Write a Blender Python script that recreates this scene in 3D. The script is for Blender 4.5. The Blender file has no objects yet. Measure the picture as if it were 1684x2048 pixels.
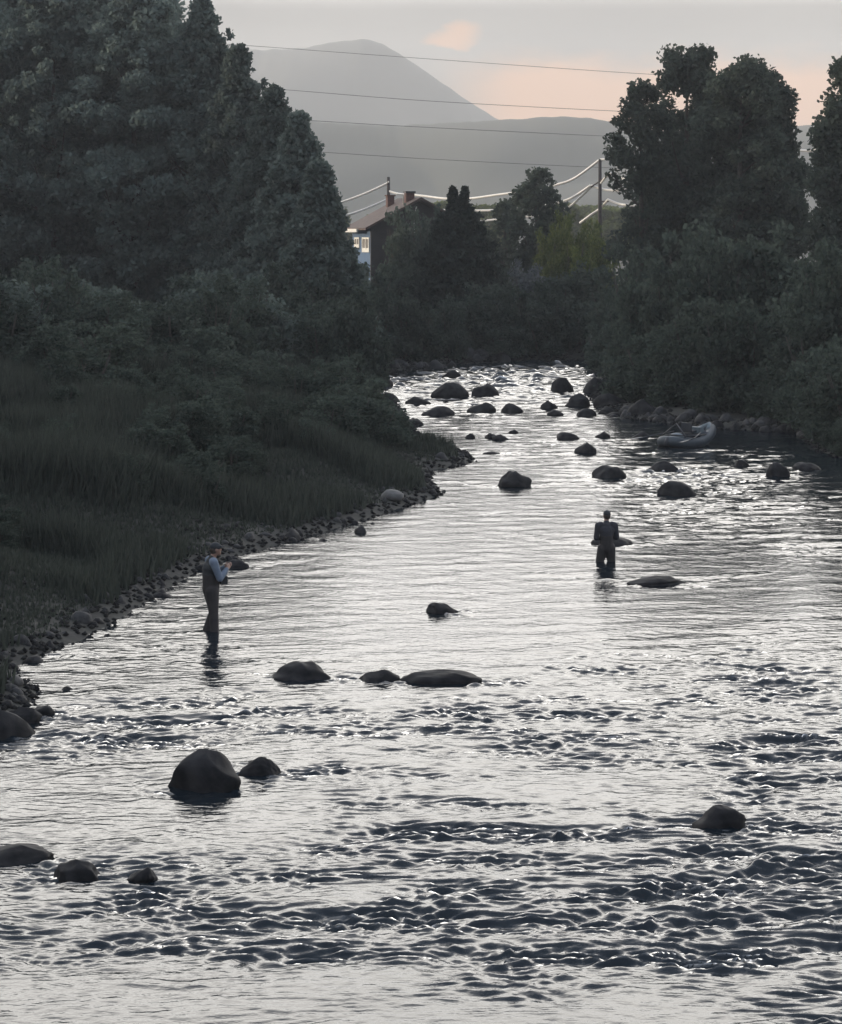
import bpy, bmesh, math, random
import numpy as np
from mathutils import Vector, Matrix

scene = bpy.context.scene
C = scene.collection
R = math.radians
rnd = random.Random(7)

# ------------------------------------------------------------------ camera
CAM_H, FPX, CX, Y0 = 7.0, 5000.0, 842.0, 470.0       # eye height (bridge), focal length and horizon of the photo
cam_d = bpy.data.cameras.new('camera')
cam = bpy.data.objects.new('camera', cam_d); C.objects.link(cam)
cam.location = (0, 0, CAM_H); cam.rotation_euler = (R(90), 0, 0)
cam_d.sensor_fit = 'VERTICAL'; cam_d.sensor_height = 36.0; cam_d.sensor_width = 36.0
cam_d.lens = FPX / 2048 * 36.0
cam_d.shift_y = -(1024 - Y0) / 2048
cam_d.clip_start = 0.5; cam_d.clip_end = 40000
scene.camera = cam

# ------------------------------------------------------------------ sky
SUN_EL, SUN_AZ = 8.0, -78.0                          # low sun, far to the left of the view
world = bpy.data.worlds.new('World'); scene.world = world; world.use_nodes = True
nt = world.node_tree; nt.nodes.clear()
def wn(t, **kw):
    n = nt.nodes.new(t)
    for k, v in kw.items(): setattr(n, k, v)
    return n
def wl(a, b): nt.links.new(a, b)
def wmath(op, a, b=None, clamp=False):
    n = wn('ShaderNodeMath', operation=op); n.use_clamp = clamp
    for i, v in enumerate((a, b)):
        if v is None: continue
        if isinstance(v, (int, float)): n.inputs[i].default_value = v
        else: wl(v, n.inputs[i])
    return n.outputs[0]
def wmap(v, a, b, c=0.0, d=1.0):
    n = wn('ShaderNodeMapRange', interpolation_type='SMOOTHSTEP'); wl(v, n.inputs[0])
    for i, q in enumerate((a, b, c, d)): n.inputs[1 + i].default_value = q
    return n.outputs[0]
tc = wn('ShaderNodeTexCoord'); sep = wn('ShaderNodeSeparateXYZ'); wl(tc.outputs['Generated'], sep.inputs[0])
sx, sy, sz = sep.outputs
nish = wn('ShaderNodeTexSky', sky_type='NISHITA', sun_disc=False)
nish.sun_elevation = R(SUN_EL); nish.sun_rotation = R(SUN_AZ); nish.altitude = 1800; nish.dust_density = 2.0
bgA = wn('ShaderNodeBackground'); wl(nish.outputs[0], bgA.inputs[0]); bgA.inputs[1].default_value = 0.06
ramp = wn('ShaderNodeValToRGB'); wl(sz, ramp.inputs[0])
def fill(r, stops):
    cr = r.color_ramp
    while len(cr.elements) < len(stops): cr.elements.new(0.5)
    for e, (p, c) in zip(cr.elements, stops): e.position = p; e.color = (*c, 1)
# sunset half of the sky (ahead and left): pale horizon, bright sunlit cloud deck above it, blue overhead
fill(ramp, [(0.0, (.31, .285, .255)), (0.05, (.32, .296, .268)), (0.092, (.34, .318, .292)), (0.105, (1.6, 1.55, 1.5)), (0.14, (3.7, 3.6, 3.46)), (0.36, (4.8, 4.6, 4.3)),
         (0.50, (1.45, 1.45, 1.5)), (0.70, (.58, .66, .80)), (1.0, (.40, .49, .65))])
# the other half, behind the viewer: plain evening blue
ramp2 = wn('ShaderNodeValToRGB'); wl(sz, ramp2.inputs[0])
fill(ramp2, [(0.0, (.44, .48, .55)), (0.3, (.52, .59, .72)), (1.0, (.40, .49, .65))])
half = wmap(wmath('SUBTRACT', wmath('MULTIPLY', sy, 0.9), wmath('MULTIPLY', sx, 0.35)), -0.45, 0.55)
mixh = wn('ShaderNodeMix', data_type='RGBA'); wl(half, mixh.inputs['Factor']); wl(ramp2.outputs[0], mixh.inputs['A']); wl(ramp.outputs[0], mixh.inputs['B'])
# broad soft cloud structure
mp = wn('ShaderNodeMapping'); wl(tc.outputs['Generated'], mp.inputs[0]); mp.inputs['Scale'].default_value = (5, 5, 16)
nz = wn('ShaderNodeTexNoise'); wl(mp.outputs[0], nz.inputs['Vector']); nz.inputs['Scale'].default_value = 1.6; nz.inputs['Detail'].default_value = 6
soft = wmap(nz.outputs[0], 0.3, 0.72, 0.86, 1.16)
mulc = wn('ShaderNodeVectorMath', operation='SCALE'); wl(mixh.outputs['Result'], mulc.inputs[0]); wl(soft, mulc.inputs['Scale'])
# peach cloud bank low over the ridge, running on to the right, and one small peach puff
mp2 = wn('ShaderNodeMapping'); wl(tc.outputs['Generated'], mp2.inputs[0]); mp2.inputs['Scale'].default_value = (22, 22, 46)
nz2 = wn('ShaderNodeTexNoise'); wl(mp2.outputs[0], nz2.inputs['Vector']); nz2.inputs['Scale'].default_value = 1.5; nz2.inputs['Detail'].default_value = 5
bump_z = wmath('ADD', sz, wmath('MULTIPLY', wmath('SUBTRACT', nz2.outputs[0], 0.5), 0.022))
bank = wmath('MULTIPLY', wmath('MULTIPLY', wmap(bump_z, 0.076, 0.060), wmap(bump_z, 0.028, 0.046)), wmap(sx, 0.0, 0.042))
dx = wmath('DIVIDE', wmath('SUBTRACT', sx, 0.012), 0.014); dz = wmath('DIVIDE', wmath('SUBTRACT', bump_z, 0.080), 0.0055)
puff = wmath('MULTIPLY', wmap(wmath('ADD', wmath('MULTIPLY', dx, dx), wmath('MULTIPLY', dz, dz)), 1.0, 0.0), wmap(sy, 0, 0.2))
pm = wmath('ADD', wmath('MULTIPLY', bank, 0.95), wmath('MULTIPLY', puff, 0.8), clamp=True)
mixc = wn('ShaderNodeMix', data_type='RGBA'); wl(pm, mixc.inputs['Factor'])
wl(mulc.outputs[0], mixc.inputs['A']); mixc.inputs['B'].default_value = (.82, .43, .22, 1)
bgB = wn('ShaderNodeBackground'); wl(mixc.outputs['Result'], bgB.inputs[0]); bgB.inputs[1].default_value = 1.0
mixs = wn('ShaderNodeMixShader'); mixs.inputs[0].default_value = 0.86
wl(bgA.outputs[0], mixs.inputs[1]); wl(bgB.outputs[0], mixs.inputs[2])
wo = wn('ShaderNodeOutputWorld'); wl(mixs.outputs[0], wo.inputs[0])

# ------------------------------------------------------------------ sun
to_sun = Vector((math.sin(R(SUN_AZ)) * math.cos(R(SUN_EL)), math.cos(R(SUN_AZ)) * math.cos(R(SUN_EL)), math.sin(R(SUN_EL))))
sl = bpy.data.lights.new('sun', 'SUN'); sl.energy = 3.0; sl.angle = R(0.6); sl.color = (1.0, 0.83, 0.62)
so = bpy.data.objects.new('sun', sl); C.objects.link(so); so.location = (-60, 0, 60)
so.rotation_euler = to_sun.to_track_quat('Z', 'Y').to_euler()

vs = scene.view_settings; vs.view_transform = 'Standard'; vs.look = 'None'; vs.exposure = 0.3; vs.gamma = 1.0; vs.use_curve_mapping = False
scene.cycles.use_denoising = True
scene.cycles.max_bounces = 6; scene.cycles.diffuse_bounces = 2; scene.cycles.glossy_bounces = 3; scene.cycles.transmission_bounces = 3
scene.cycles.volume_bounces = 1; scene.cycles.transparent_max_bounces = 6
scene.cycles.sample_clamp_indirect = 4.0

# ------------------------------------------------------------------ helpers
def W(px, py, z=0.0):
    """ground-plan position of a spot at height z seen at photo pixel (px, py)"""
    s = (py - Y0) / (CAM_H - z); return ((px - CX) / s, FPX / s)
def X(px, d): return (px - CX) * d / FPX
def Z(py, d): return CAM_H + (Y0 - py) * d / FPX

def tag(o, label=None, cat=None, group=None, kind=None):
    if label: o['label'] = label
    if cat: o['category'] = cat
    if group: o['group'] = group
    if kind: o['kind'] = kind
    return o
def link(name, me, mat=None, parent=None, loc=(0, 0, 0), rz=0.0, scale=None):
    o = bpy.data.objects.new(name, me); C.objects.link(o)
    if mat is not None and me is not None and not me.materials: me.materials.append(mat)
    if parent is not None: o.parent = parent
    o.location = loc; o.rotation_euler = (0, 0, rz)
    if scale is not None: o.scale = scale if hasattr(scale, '__len__') else (scale,) * 3
    return o
def empty(name, loc=(0, 0, 0), rz=0.0):
    o = bpy.data.objects.new(name, None); C.objects.link(o); o.location = loc; o.rotation_euler = (0, 0, rz); o.empty_display_size = 0.2; return o
def copy_tree(o, parent=None):
    c = o.copy(); C.objects.link(c); c.parent = parent
    for ch in list(o.children): copy_tree(ch, c)
    return c

def np_mesh(name, V, F, smooth=False):
    """V (n,3), F (m,k) arrays -> mesh"""
    V = np.asarray(V, np.float32); F = np.asarray(F, np.int32); k = F.shape[1]
    me = bpy.data.meshes.new(name)
    me.vertices.add(len(V)); me.vertices.foreach_set('co', V.ravel())
    me.loops.add(F.size); me.loops.foreach_set('vertex_index', F.ravel())
    me.polygons.add(len(F)); me.polygons.foreach_set('loop_start', np.arange(len(F), dtype=np.int32) * k)
    me.polygons.foreach_set('loop_total', np.full(len(F), k, np.int32))
    if smooth: me.polygons.foreach_set('use_smooth', np.ones(len(F), bool))
    me.update(calc_edges=True); me.validate()
    return me

class MB:
    """collects simple shapes into one mesh"""
    def __init__(s): s.v = []; s.f = []
    def box(s, lo, hi):
        b = len(s.v); x0, y0, z0 = lo; x1, y1, z1 = hi
        s.v += [(x0, y0, z0), (x1, y0, z0), (x1, y1, z0), (x0, y1, z0), (x0, y0, z1), (x1, y0, z1), (x1, y1, z1), (x0, y1, z1)]
        s.f += [[b + i for i in q] for q in ((0, 3, 2, 1), (4, 5, 6, 7), (0, 1, 5, 4), (1, 2, 6, 5), (2, 3, 7, 6), (3, 0, 4, 7))]
        return s
    def tube(s, pts, rad, n=8, closed=False, cap=True):
        P = [Vector(p) for p in pts]; m = len(P)
        rad = [rad] * m if not hasattr(rad, '__len__') else rad
        base = len(s.v); up = Vector((0.13, 0.21, 1)).normalized()
        for i in range(m):
            a = P[(i - 1) % m] if (closed or i > 0) else P[i]; b = P[(i + 1) % m] if (closed or i < m - 1) else P[i]
            t = (b - a).normalized(); u = t.cross(up)
            if u.length < 1e-3: u = t.cross(Vector((1, 0, 0)))
            u.normalize(); w = u.cross(t)
            for j in range(n):
                an = 2 * math.pi * j / n
                s.v.append(tuple(P[i] + (u * math.cos(an) + w * math.sin(an)) * rad[i]))
        for i in range(m if closed else m - 1):
            for j in range(n):
                q = (i + 1) % m
                s.f.append([base + i * n + j, base + i * n + (j + 1) % n, base + q * n + (j + 1) % n, base + q * n + j])
        if cap and not closed:
            s.f.append([base + j for j in range(n)][::-1]); s.f.append([base + (m - 1) * n + j for j in range(n)])
        return s
    def poly(s, pts, f):
        b = len(s.v); s.v += [tuple(p) for p in pts]; s.f += [[b + i for i in q] for q in f]; return s
    def ball(s, c, r, sub=2):
        bm = bmesh.new(); bmesh.ops.create_icosphere(bm, subdivisions=sub, radius=1.0)
        b = len(s.v); r = (r, r, r) if not hasattr(r, '__len__') else r
        for v in bm.verts: s.v.append((c[0] + v.co.x * r[0], c[1] + v.co.y * r[1], c[2] + v.co.z * r[2]))
        for f in bm.faces: s.f.append([b + v.index for v in f.verts])
        bm.free(); return s
    def mesh(s, name, smooth=False):
        me = bpy.data.meshes.new(name); me.from_pydata(s.v, [], s.f); me.update()
        if smooth: me.polygons.foreach_set('use_smooth', np.ones(len(me.polygons), bool))
        return me
    def build(s, name, mat, parent=None, smooth=False, **kw): return link(name, s.mesh(name, smooth), mat, parent, **kw)

# ------------------------------------------------------------------ materials
def new_mat(name):
    m = bpy.data.materials.new(name); m.use_nodes = True; t = m.node_tree; t.nodes.clear()
    out = t.nodes.new('ShaderNodeOutputMaterial'); return m, t, out
def noise_col(t, c1, c2, scale, detail=5, coord='Object', lo=0.35, hi=0.65):
    tcn = t.nodes.new('ShaderNodeTexCoord'); n = t.nodes.new('ShaderNodeTexNoise'); n.inputs['Scale'].default_value = scale; n.inputs['Detail'].default_value = detail
    t.links.new(tcn.outputs[coord], n.inputs['Vector'])
    r = t.nodes.new('ShaderNodeValToRGB'); t.links.new(n.outputs[0], r.inputs[0])
    r.color_ramp.elements[0].position = lo; r.color_ramp.elements[0].color = (*c1, 1); r.color_ramp.elements[1].position = hi; r.color_ramp.elements[1].color = (*c2, 1)
    return r.outputs[0], n.outputs[0]
def mat_solid(name, c1, c2=None, rough=0.7, scale=4.0, bump=0.0, metal=0.0, spec=0.5):
    m, t, out = new_mat(name); p = t.nodes.new('ShaderNodeBsdfPrincipled'); p.inputs['Roughness'].default_value = rough
    p.inputs['Metallic'].default_value = metal; p.inputs['Specular IOR Level'].default_value = spec
    col, fac = noise_col(t, c1, c2 or tuple(x * 0.75 for x in c1), scale); t.links.new(col, p.inputs['Base Color'])
    if bump:
        b = t.nodes.new('ShaderNodeBump'); b.inputs['Strength'].default_value = bump; b.inputs['Distance'].default_value = 0.03
        t.links.new(fac, b.inputs['Height']); t.links.new(b.outputs[0], p.inputs['Normal'])
    t.links.new(p.outputs[0], out.inputs[0]); return m
def mat_leaf(name, c1, c2, trans=0.3):
    m, t, out = new_mat(name)
    g = t.nodes.new('ShaderNodeNewGeometry'); r = t.nodes.new('ShaderNodeValToRGB'); t.links.new(g.outputs['Random Per Island'], r.inputs[0])
    r.color_ramp.elements[0].color = (*c1, 1); r.color_ramp.elements[1].color = (*c2, 1)
    oi = t.nodes.new('ShaderNodeObjectInfo'); mr = t.nodes.new('ShaderNodeMapRange'); t.links.new(oi.outputs['Random'], mr.inputs[0])
    mr.inputs[3].default_value = 0.8; mr.inputs[4].default_value = 1.2
    sc = t.nodes.new('ShaderNodeVectorMath'); sc.operation = 'SCALE'; t.links.new(r.outputs[0], sc.inputs[0]); t.links.new(mr.outputs[0], sc.inputs['Scale'])
    d = t.nodes.new('ShaderNodeBsdfDiffuse'); tr = t.nodes.new('ShaderNodeBsdfTranslucent')
    t.links.new(sc.outputs[0], d.inputs[0]); t.links.new(sc.outputs[0], tr.inputs[0])
    mx = t.nodes.new('ShaderNodeMixShader'); mx.inputs[0].default_value = trans
    t.links.new(d.outputs[0], mx.inputs[1]); t.links.new(tr.outputs[0], mx.inputs[2]); t.links.new(mx.outputs[0], out.inputs[0]); return m

M = {}
M['leaf_left'] = mat_leaf('leaf_left', (.145, .185, .165), (.195, .240, .215), .5)  # paler leaf colour stands in for the glare veiling the left trees
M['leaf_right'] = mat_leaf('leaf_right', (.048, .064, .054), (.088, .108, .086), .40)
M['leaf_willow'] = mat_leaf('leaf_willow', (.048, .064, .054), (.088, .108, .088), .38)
M['leaf_thicket'] = mat_leaf('leaf_thicket', (.090, .115, .102), (.140, .170, .150), .45)
M['leaf_grey'] = mat_leaf('leaf_grey', (.085, .095, .100), (.165, .180, .190))
M['leaf_gold'] = mat_leaf('leaf_gold', (.055, .080, .030), (.130, .150, .055), 0.45)
M['leaf_conifer'] = mat_leaf('leaf_conifer', (.035, .046, .040), (.070, .088, .074), 0.2)
M['grass'] = mat_leaf('grass', (.036, .043, .037), (.070, .080, .066))
M['bark'] = mat_solid('bark', (.07, .06, .05), (.035, .03, .026), 0.9, 6, 0.6)
M['rock_wet'] = mat_solid('rock_wet', (.034, .033, .034), (.008, .0082, .0095), 0.65, 3.2, 1.0, spec=.12)
M['rock_dry'] = mat_solid('rock_dry', (.040, .039, .039), (.016, .016, .017), 0.8, 5, 0.7)
M['rock_pale'] = mat_solid('rock_pale', (.14, .137, .13), (.08, .078, .075), 0.8, 4, 0.5)
M['soil'] = mat_solid('soil', (.034, .034, .027), (.013, .013, .0125), 0.95, 2.5, 1.0)
M['hill'] = mat_solid('hill', (.085, .085, .065), (.05, .058, .045), 1.0, 0.004)

# ------------------------------------------------------------------ river plan and terrain heights
left_shore = [(-11, -20), (-10, 10), (-8.2, 26), W(0, 1442), W(72, 1398), W(76, 1380), W(22, 1345), W(60, 1318), W(150, 1285), W(250, 1232), W(330, 1182),
              W(400, 1142), W(480, 1112), W(560, 1090), W(640, 1068), W(720, 1044), W(800, 1018), W(850, 1002), W(885, 990), W(862, 962), W(865, 940), W(915, 935),
              W(945, 922), W(930, 905), W(845, 882), W(830, 862), W(810, 835), W(788, 805), W(752, 785), W(746, 752)]
far_shore = [W(775, 748), W(860, 742), W(880, 732), W(930, 727), W(1000, 724), W(1080, 722), W(1215, 720), (24, 146), (60, 152)]
right_shore = [(60, 128), (25, 124), W(1228, 748), W(1218, 772), W(1180, 790), W(1200, 818), W(1260, 838), W(1330, 846), W(1440, 858), W(1600, 866), W(1632, 900), W(1700, 925),
               (14.6, 66), (14.0, 50), (13.0, 30), (13.0, -20)]
POLY = np.array(left_shore + far_shore + right_shore)
def sdist(x, y):
    """signed distance to the river outline (positive on land)"""
    x = np.asarray(x, float); y = np.asarray(y, float)
    best = np.full(x.shape, 1e9); inside = np.zeros(x.shape, bool); n = len(POLY)
    for i in range(n):
        ax, ay = POLY[i]; bx, by = POLY[(i + 1) % n]; ex, ey = bx - ax, by - ay
        t = np.clip(((x - ax) * ex + (y - ay) * ey) / (ex * ex + ey * ey + 1e-12), 0, 1)
        best = np.minimum(best, (x - ax - t * ex) ** 2 + (y - ay - t * ey) ** 2)
        if ay != by:
            c = ((ay > y) != (by > y)) & (x < (bx - ax) * (y - ay) / (by - ay) + ax); inside ^= c
    d = np.sqrt(best); return np.where(inside, -d, d)
def sstep(a, b, v): t = np.clip((v - a) / (b - a), 0, 1); return t * t * (3 - 2 * t)
_g = np.random.default_rng(3)
_K = _g.normal(size=(24, 2)); _K /= np.linalg.norm(_K, axis=1)[:, None]; _L = _g.uniform(1.2, 14, 24); _PH = _g.uniform(0, 6.28, 24)
def lumps(x, y):
    o = np.zeros(np.shape(x))
    for k, l, p in zip(_K, _L, _PH): o += np.sin((x * k[0] + y * k[1]) * 2 * math.pi / l + p) * l
    return o / 24
def height(x, y):
    x = np.asarray(x, float); y = np.asarray(y, float); d = sdist(x, y); dl = np.maximum(d, 0)
    hl = np.interp(dl, [0, .4, 1.5, 4, 8, 15, 30, 80], [0, .15, .38, .95, 1.6, 2.2, 2.8, 4.5])
    hr = np.interp(dl, [0, .5, 3, 8, 20, 60, 400], [0, .12, .4, 1.3, 2.2, 3.0, 4.0])
    hf = np.interp(dl, [0, 1, 4, 15, 60, 400, 3000], [0, .4, .9, 1.8, 3.0, 4.5, 4.5])
    xc = np.interp(y, [0, 36, 60, 80, 105, 140], [1, 2, 3, 6, 3, 3])
    h = np.where(x < xc, hl, hr); wf = sstep(126, 142, y); h = h * (1 - wf) + hf * wf
    h = h + sstep(-22, -62, x) * 22.0 * (1 - sstep(146, 172, y))       # unseen rise added at left to block the sun, ending short of the house
    h = h + lumps(x, y) * 0.16 * sstep(0.3, 4, d)
    return np.where(d < 0, -np.minimum(0.55, -d * 0.4), h)
def H(x, y): return float(height(np.array([x]), np.array([y]))[0])

def axis(a, b, step, lo, hi, grow=1.16):
    c = list(np.arange(a, b + 1e-6, step)); s = step
    while c[-1] < hi: s *= grow; c.append(c[-1] + s)
    s = step; pre = []; v = c[0]
    while v > lo: s *= grow; v -= s; pre.append(v)
    return np.array(pre[::-1] + c)
gx = axis(-22, 30, 0.4, -2400, 2400); gy = axis(12, 175, 0.5, -300, 2400)
GX, GY = np.meshgrid(gx, gy); nx, ny = len(gx), len(gy)
GZ = height(GX, GY); 
idx = np.arange(nx * ny).reshape(ny, nx)
F = np.stack([idx[:-1, :-1], idx[:-1, 1:], idx[1:, 1:], idx[1:, :-1]], -1).reshape(-1, 4)
me = np_mesh('ground', np.stack([GX, GY, GZ], -1).reshape(-1, 3), F, True)
tag(link('ground', me, M['soil']), kind='structure')

# ------------------------------------------------------------------ river rocks (photo: left, right, top, waterline, lean, flatness)
ROCKS = [
 (325, 478, 1500, 1584, .05, 'largest dark boulder standing alone mid stream in the foreground'),
 (476, 558, 1515, 1554, .0, 'rounded boulder touching the right side of the largest foreground boulder'),
 (542, 664, 1325, 1363, .0, 'domed boulder at the left end of the row of three'),
 (718, 800, 1342, 1367, -.1, 'small low rock in the middle of the row of three'),
 (800, 962, 1343, 1369, -.2, 'long flat rock at the right end of the row of three'),
 (1388, 1498, 1612, 1657, -.1, 'lone domed boulder in the right foreground water'),
 (-60, 95, 1692, 1732, .1, 'flat dark boulder cut off by the left picture edge'),
 (97, 196, 1722, 1762, -.5, 'low sloping rock just right of the boulder at the left edge'),
 (252, 312, 1736, 1766, .4, 'small pointed rock poking out of the left foreground riffle'),
 (58, 108, 1413, 1431, .0, 'small rock off the left bank near its nearest corner'),
 (852, 920, 1207, 1231, -.6, 'small pointed rock alone in the smooth middle water'),
 (1256, 1374, 1154, 1173, .3, 'long low rock in front of the angler in dark jacket'),
 (1185, 1268, 1073, 1093, .0, 'rounded rock right behind the angler in dark jacket'),
 (440, 496, 1122, 1140, .2, 'narrow dark rock beside the angler in blue sleeves'),
 (994, 1064, 944, 977, -.1, 'blocky domed boulder mid river below the rapids'),
 (1187, 1254, 933, 958, .0, 'flat topped rock upstream of the angler in dark jacket'),
 (1150, 1194, 887, 909, .0, 'small domed rock with broken water around it'),
 (1303, 1357, 924, 943, .3, 'low wedge rock between the raft and dark riffle'),
 (1318, 1394, 964, 993, -.3, 'dark rock below the wide dark riffle on the right'),
 (1533, 1582, 926, 956, -.3, 'pointed rock in the right water near the bank'),
 (1590, 1645, 927, 943, -.4, 'thin low rock nearest the right picture edge'),
 (1470, 1502, 921, 936, -.4, 'tiny rock left of the pointed rock near right bank'),
 (1115, 1160, 866, 881, -.3, 'leftmost of three small rocks in a line left of the raft'),
 (1189, 1221, 865, 878, .0, 'middle of three small rocks in a line left of the raft'),
 (1264, 1300, 865, 879, .2, 'rightmost of three small rocks in a line left of the raft'),
 (985, 1018, 871, 883, .0, 'right one of two touching small rocks off the stony spit'),
 (970, 996, 868, 879, .0, 'left one of two touching small rocks off the stony spit'),
 (930, 951, 869, 879, .0, 'tiny round rock alone near the tip of the stony spit'),
 (1017, 1038, 862, 869, .0, 'tiny flat rock in the pale water below the rapids'),
 (966, 1004, 905, 911, .0, 'sliver of rock barely above water beside the stony spit'),
 (842, 909, 815, 834, .35, 'long low boulder at the lower left of the rapids'),
 (934, 992, 807, 826, .0, 'flat boulder in the lower row of the rapids, right of the long low one'),
 (1003, 1047, 809, 827, -.4, 'sloping rock in the middle of the lower row of the rapids'),
 (1082, 1116, 803, 820, .0, 'small square rock in the rapids left of the peaked boulder'),
 (1130, 1184, 789, 815, .2, 'peaked boulder at the right of the rapids'),
 (1095, 1132, 821, 833, -.2, 'small low rock below the square rock of the rapids'),
 (1150, 1193, 819, 834, .0, 'low rock directly below the peaked boulder of the rapids'),
 (944, 998, 769, 793, .0, 'round boulder in the upper middle of the rapids'),
 (862, 938, 767, 798, -.1, 'widest blocky boulder in the upper left of the rapids'),
 (884, 922, 742, 756, .0, 'farthest small domed rock above the rapids'),
 (744, 786, 757, 779, -.1, 'boulder against the left bank at the head of the rapids'),
 (752, 800, 787, 809, -.2, 'boulder at the left bank beside the rapids'),
 (811, 862, 795, 811, -.3, 'low rock left in the rapids between bank and blocky boulder'),
 (1103, 1148, 757, 785, .0, 'steep rock standing in foam at the upper right of the rapids'),
 (1166, 1222, 757, 789, -.2, 'tall boulder at the tip of the right bank'),
 (1190, 1263, 789, 818, .0, 'broad boulder against the right bank beside the rapids'),
 (1198, 1232, 815, 829, .0, 'small rock in front of the broad boulder at the right bank'),
 (1255, 1322, 800, 838, -.2, 'large greyish boulder at the right bank where gravel begins'),
 (803, 848, 839, 853, .2, 'flat rock at the grassy tip of the left bank'),
]
def rock_mesh(name, seed, w, dpt, h, lean=0.0, sub=4, rough=0.15, sunk=0.35):
    g = np.random.default_rng(seed)
    bm = bmesh.new(); bmesh.ops.create_icosphere(bm, subdivisions=sub, radius=1.0)
    V = np.array([v.co[:] for v in bm.verts]); Fc = [[v.index for v in f.verts] for f in bm.faces]; bm.free()
    # a few random cutting planes make facets, then lumps
    for _ in range(9):
        n = g.normal(size=3); n /= np.linalg.norm(n); c = g.uniform(.70, .93); e = V @ n - c
        V = V - np.where(e > 0, e, 0)[:, None] * n * 0.85
    for k in range(14):
        n = g.normal(size=3) * (1.3 + 0.4 * k); a = rough / (1.6 + 0.8 * k)
        V = V * (1 + a * np.sin(V @ n + g.uniform(0, 6.28)))[:, None]
    V[:, 0] /= np.abs(V[:, 0]).max(); V[:, 1] /= np.abs(V[:, 1]).max(); V[:, 2] /= V[:, 2].max()
    up = V[:, 2] > 0
    V[:, :2] *= (1 - .30 * np.clip(V[:, 2], 0, 1) ** 1.5)[:, None]
    V[:, 1] /= np.abs(V[:, 1]).max()
    V[:, 0] = V[:, 0] + lean * np.clip(V[:, 2], 0, 1) * 0.6
    V[:, 0] = (V[:, 0] - V[:, 0].min()) / (V[:, 0].max() - V[:, 0].min()) * 2 - 1
    V[:, 0] *= w / 2; V[:, 1] *= dpt / 2; V[:, 2] = np.where(up, V[:, 2] * h, V[:, 2] * sunk)
    me = np_mesh(name, V, np.array(Fc), True); return me
WAKES = []
for i, (l, r, tp, bs, lean, lab) in enumerate(ROCKS):
    cx, dfront = W((l + r) / 2, bs - 2); s = FPX / dfront
    w = (r - l) / s * 1.04; h = (bs - tp) / s * 1.03; dp = max(min(w * 0.85, h * 2.6 + .2), w * .45)
    h = max(h * .5, h - .40 * dp * CAM_H / dfront)
    o = link('river_rock', rock_mesh('river_rock', 100 + i, w, dp, h, lean, 5 if s > 100 else 4 if s > 60 else 3), M['rock_wet'], loc=(cx, dfront + dp * .42, 0.0))
    tag(o, lab, 'rock', 'rocks standing in the river')
    WAKES.append((cx, dfront + dp * .3, w / 2))

# ------------------------------------------------------------------ water
def rows():
    y = 17.0; out = []
    while y < 156: out.append(y); y += max(.032, y * .0013)
    return np.array(out)
wy = rows()
a = [0.0]
while a[-1] < 7: a.append(a[-1] + .045)
while a[-1] < 62: a.append(a[-1] + .045 + (a[-1] - 7) * .014)
a = np.array(a); wx = np.concatenate([-a[a < 12][::-1], a[1:]]) + 1.5
WXg, WYg = np.meshgrid(wx, wy); SD = sdist(WXg, WYg)
# stretches of chop and of smooth water: (px, py, half width px, half height px, strength)
CHOP = [(950, 1450, 320, 58, 1.25), (130, 1470, 240, 40, 1.15), (430, 1420, 210, 34, .85), (1420, 1430, 340, 130, .8), (1650, 1600, 120, 130, .9), (860, 1660, 200, 85, 1.25),
        (340, 1775, 300, 50, .8), (820, 1760, 280, 70, 1.1), (1250, 1780, 350, 90, 1.1), (1560, 1800, 260, 100, 1.0), (250, 1880, 320, 60, .8), (620, 1860, 320, 60, .8), (1010, 1930, 120, 60, .7),
        (1380, 1910, 260, 45, .9), (1300, 1690, 240, 60, .5), (1350, 960, 190, 22, .9), (1450, 1010, 300, 30, .4), (950, 785, 260, 48, 1.0), (1030, 738, 260, 22, 1.0), (1100, 900, 200, 30, .35), (1520, 905, 260, 45, .5), (1560, 1060, 220, 60, .35), (200, 1270, 240, 60, .25), (640, 1540, 150, 22, .5), (1640, 2030, 120, 60, .7)]
AMP = np.zeros_like(WXg)
pyg = Y0 + CAM_H * FPX / WYg; pxg = CX + WXg * FPX / WYg
for px, py, rx, ry, st in CHOP:
    cxw, cyw = W(px, py); hw = 1.2 * rx * cyw / FPX; y1 = W(px, py - ry)[1]; y2 = W(px, py + ry)[1]; hh = (y1 - y2) / 2 * 1.15; cyw = (y1 + y2) / 2
    AMP += 1.1 * st * np.exp(-(((WXg - cxw) / hw) ** 2 + ((WYg - cyw) / hh) ** 2) ** 1.5 * 0.9)
g = np.random.default_rng(11)
# ragged streaks break up the edges of the chop
br = np.zeros_like(WXg)
for _ in range(16):
    kx = g.normal() * 1.1; ky = g.normal() * .55; br += np.sin(WXg * kx + WYg * ky + g.uniform(0, 6.28))
br = br / 4
AMP = np.clip(AMP * (1 + .22 * br) + .06 * np.clip(br, -1, 2), 0, 1.3)
HW = np.zeros_like(WXg)
fade = np.clip(1.25 - WYg / 150, .3, 1)
st2 = np.zeros_like(WXg); w1 = np.zeros_like(WXg); w2 = np.zeros_like(WXg)
for _ in range(14):
    st2 += np.sin(WXg * g.normal() * 1.3 + WYg * g.normal() * 2.4 + br * 1.5 + g.uniform(0, 6.28))
    w1 += np.sin(WXg * g.normal() * 3.2 + WYg * g.normal() * 3.2 + g.uniform(0, 6.28)); w2 += np.sin(WXg * g.normal() * 3.2 + WYg * g.normal() * 3.2 + g.uniform(0, 6.28))
st2 /= 2.7; w1 /= 2.7; w2 /= 2.7
AMP = AMP * np.clip(1.0 + .5 * st2, .3, 1.6) + .10 * np.clip(st2 - .35, 0, 2)
RIDGE = np.zeros_like(WXg)
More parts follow.
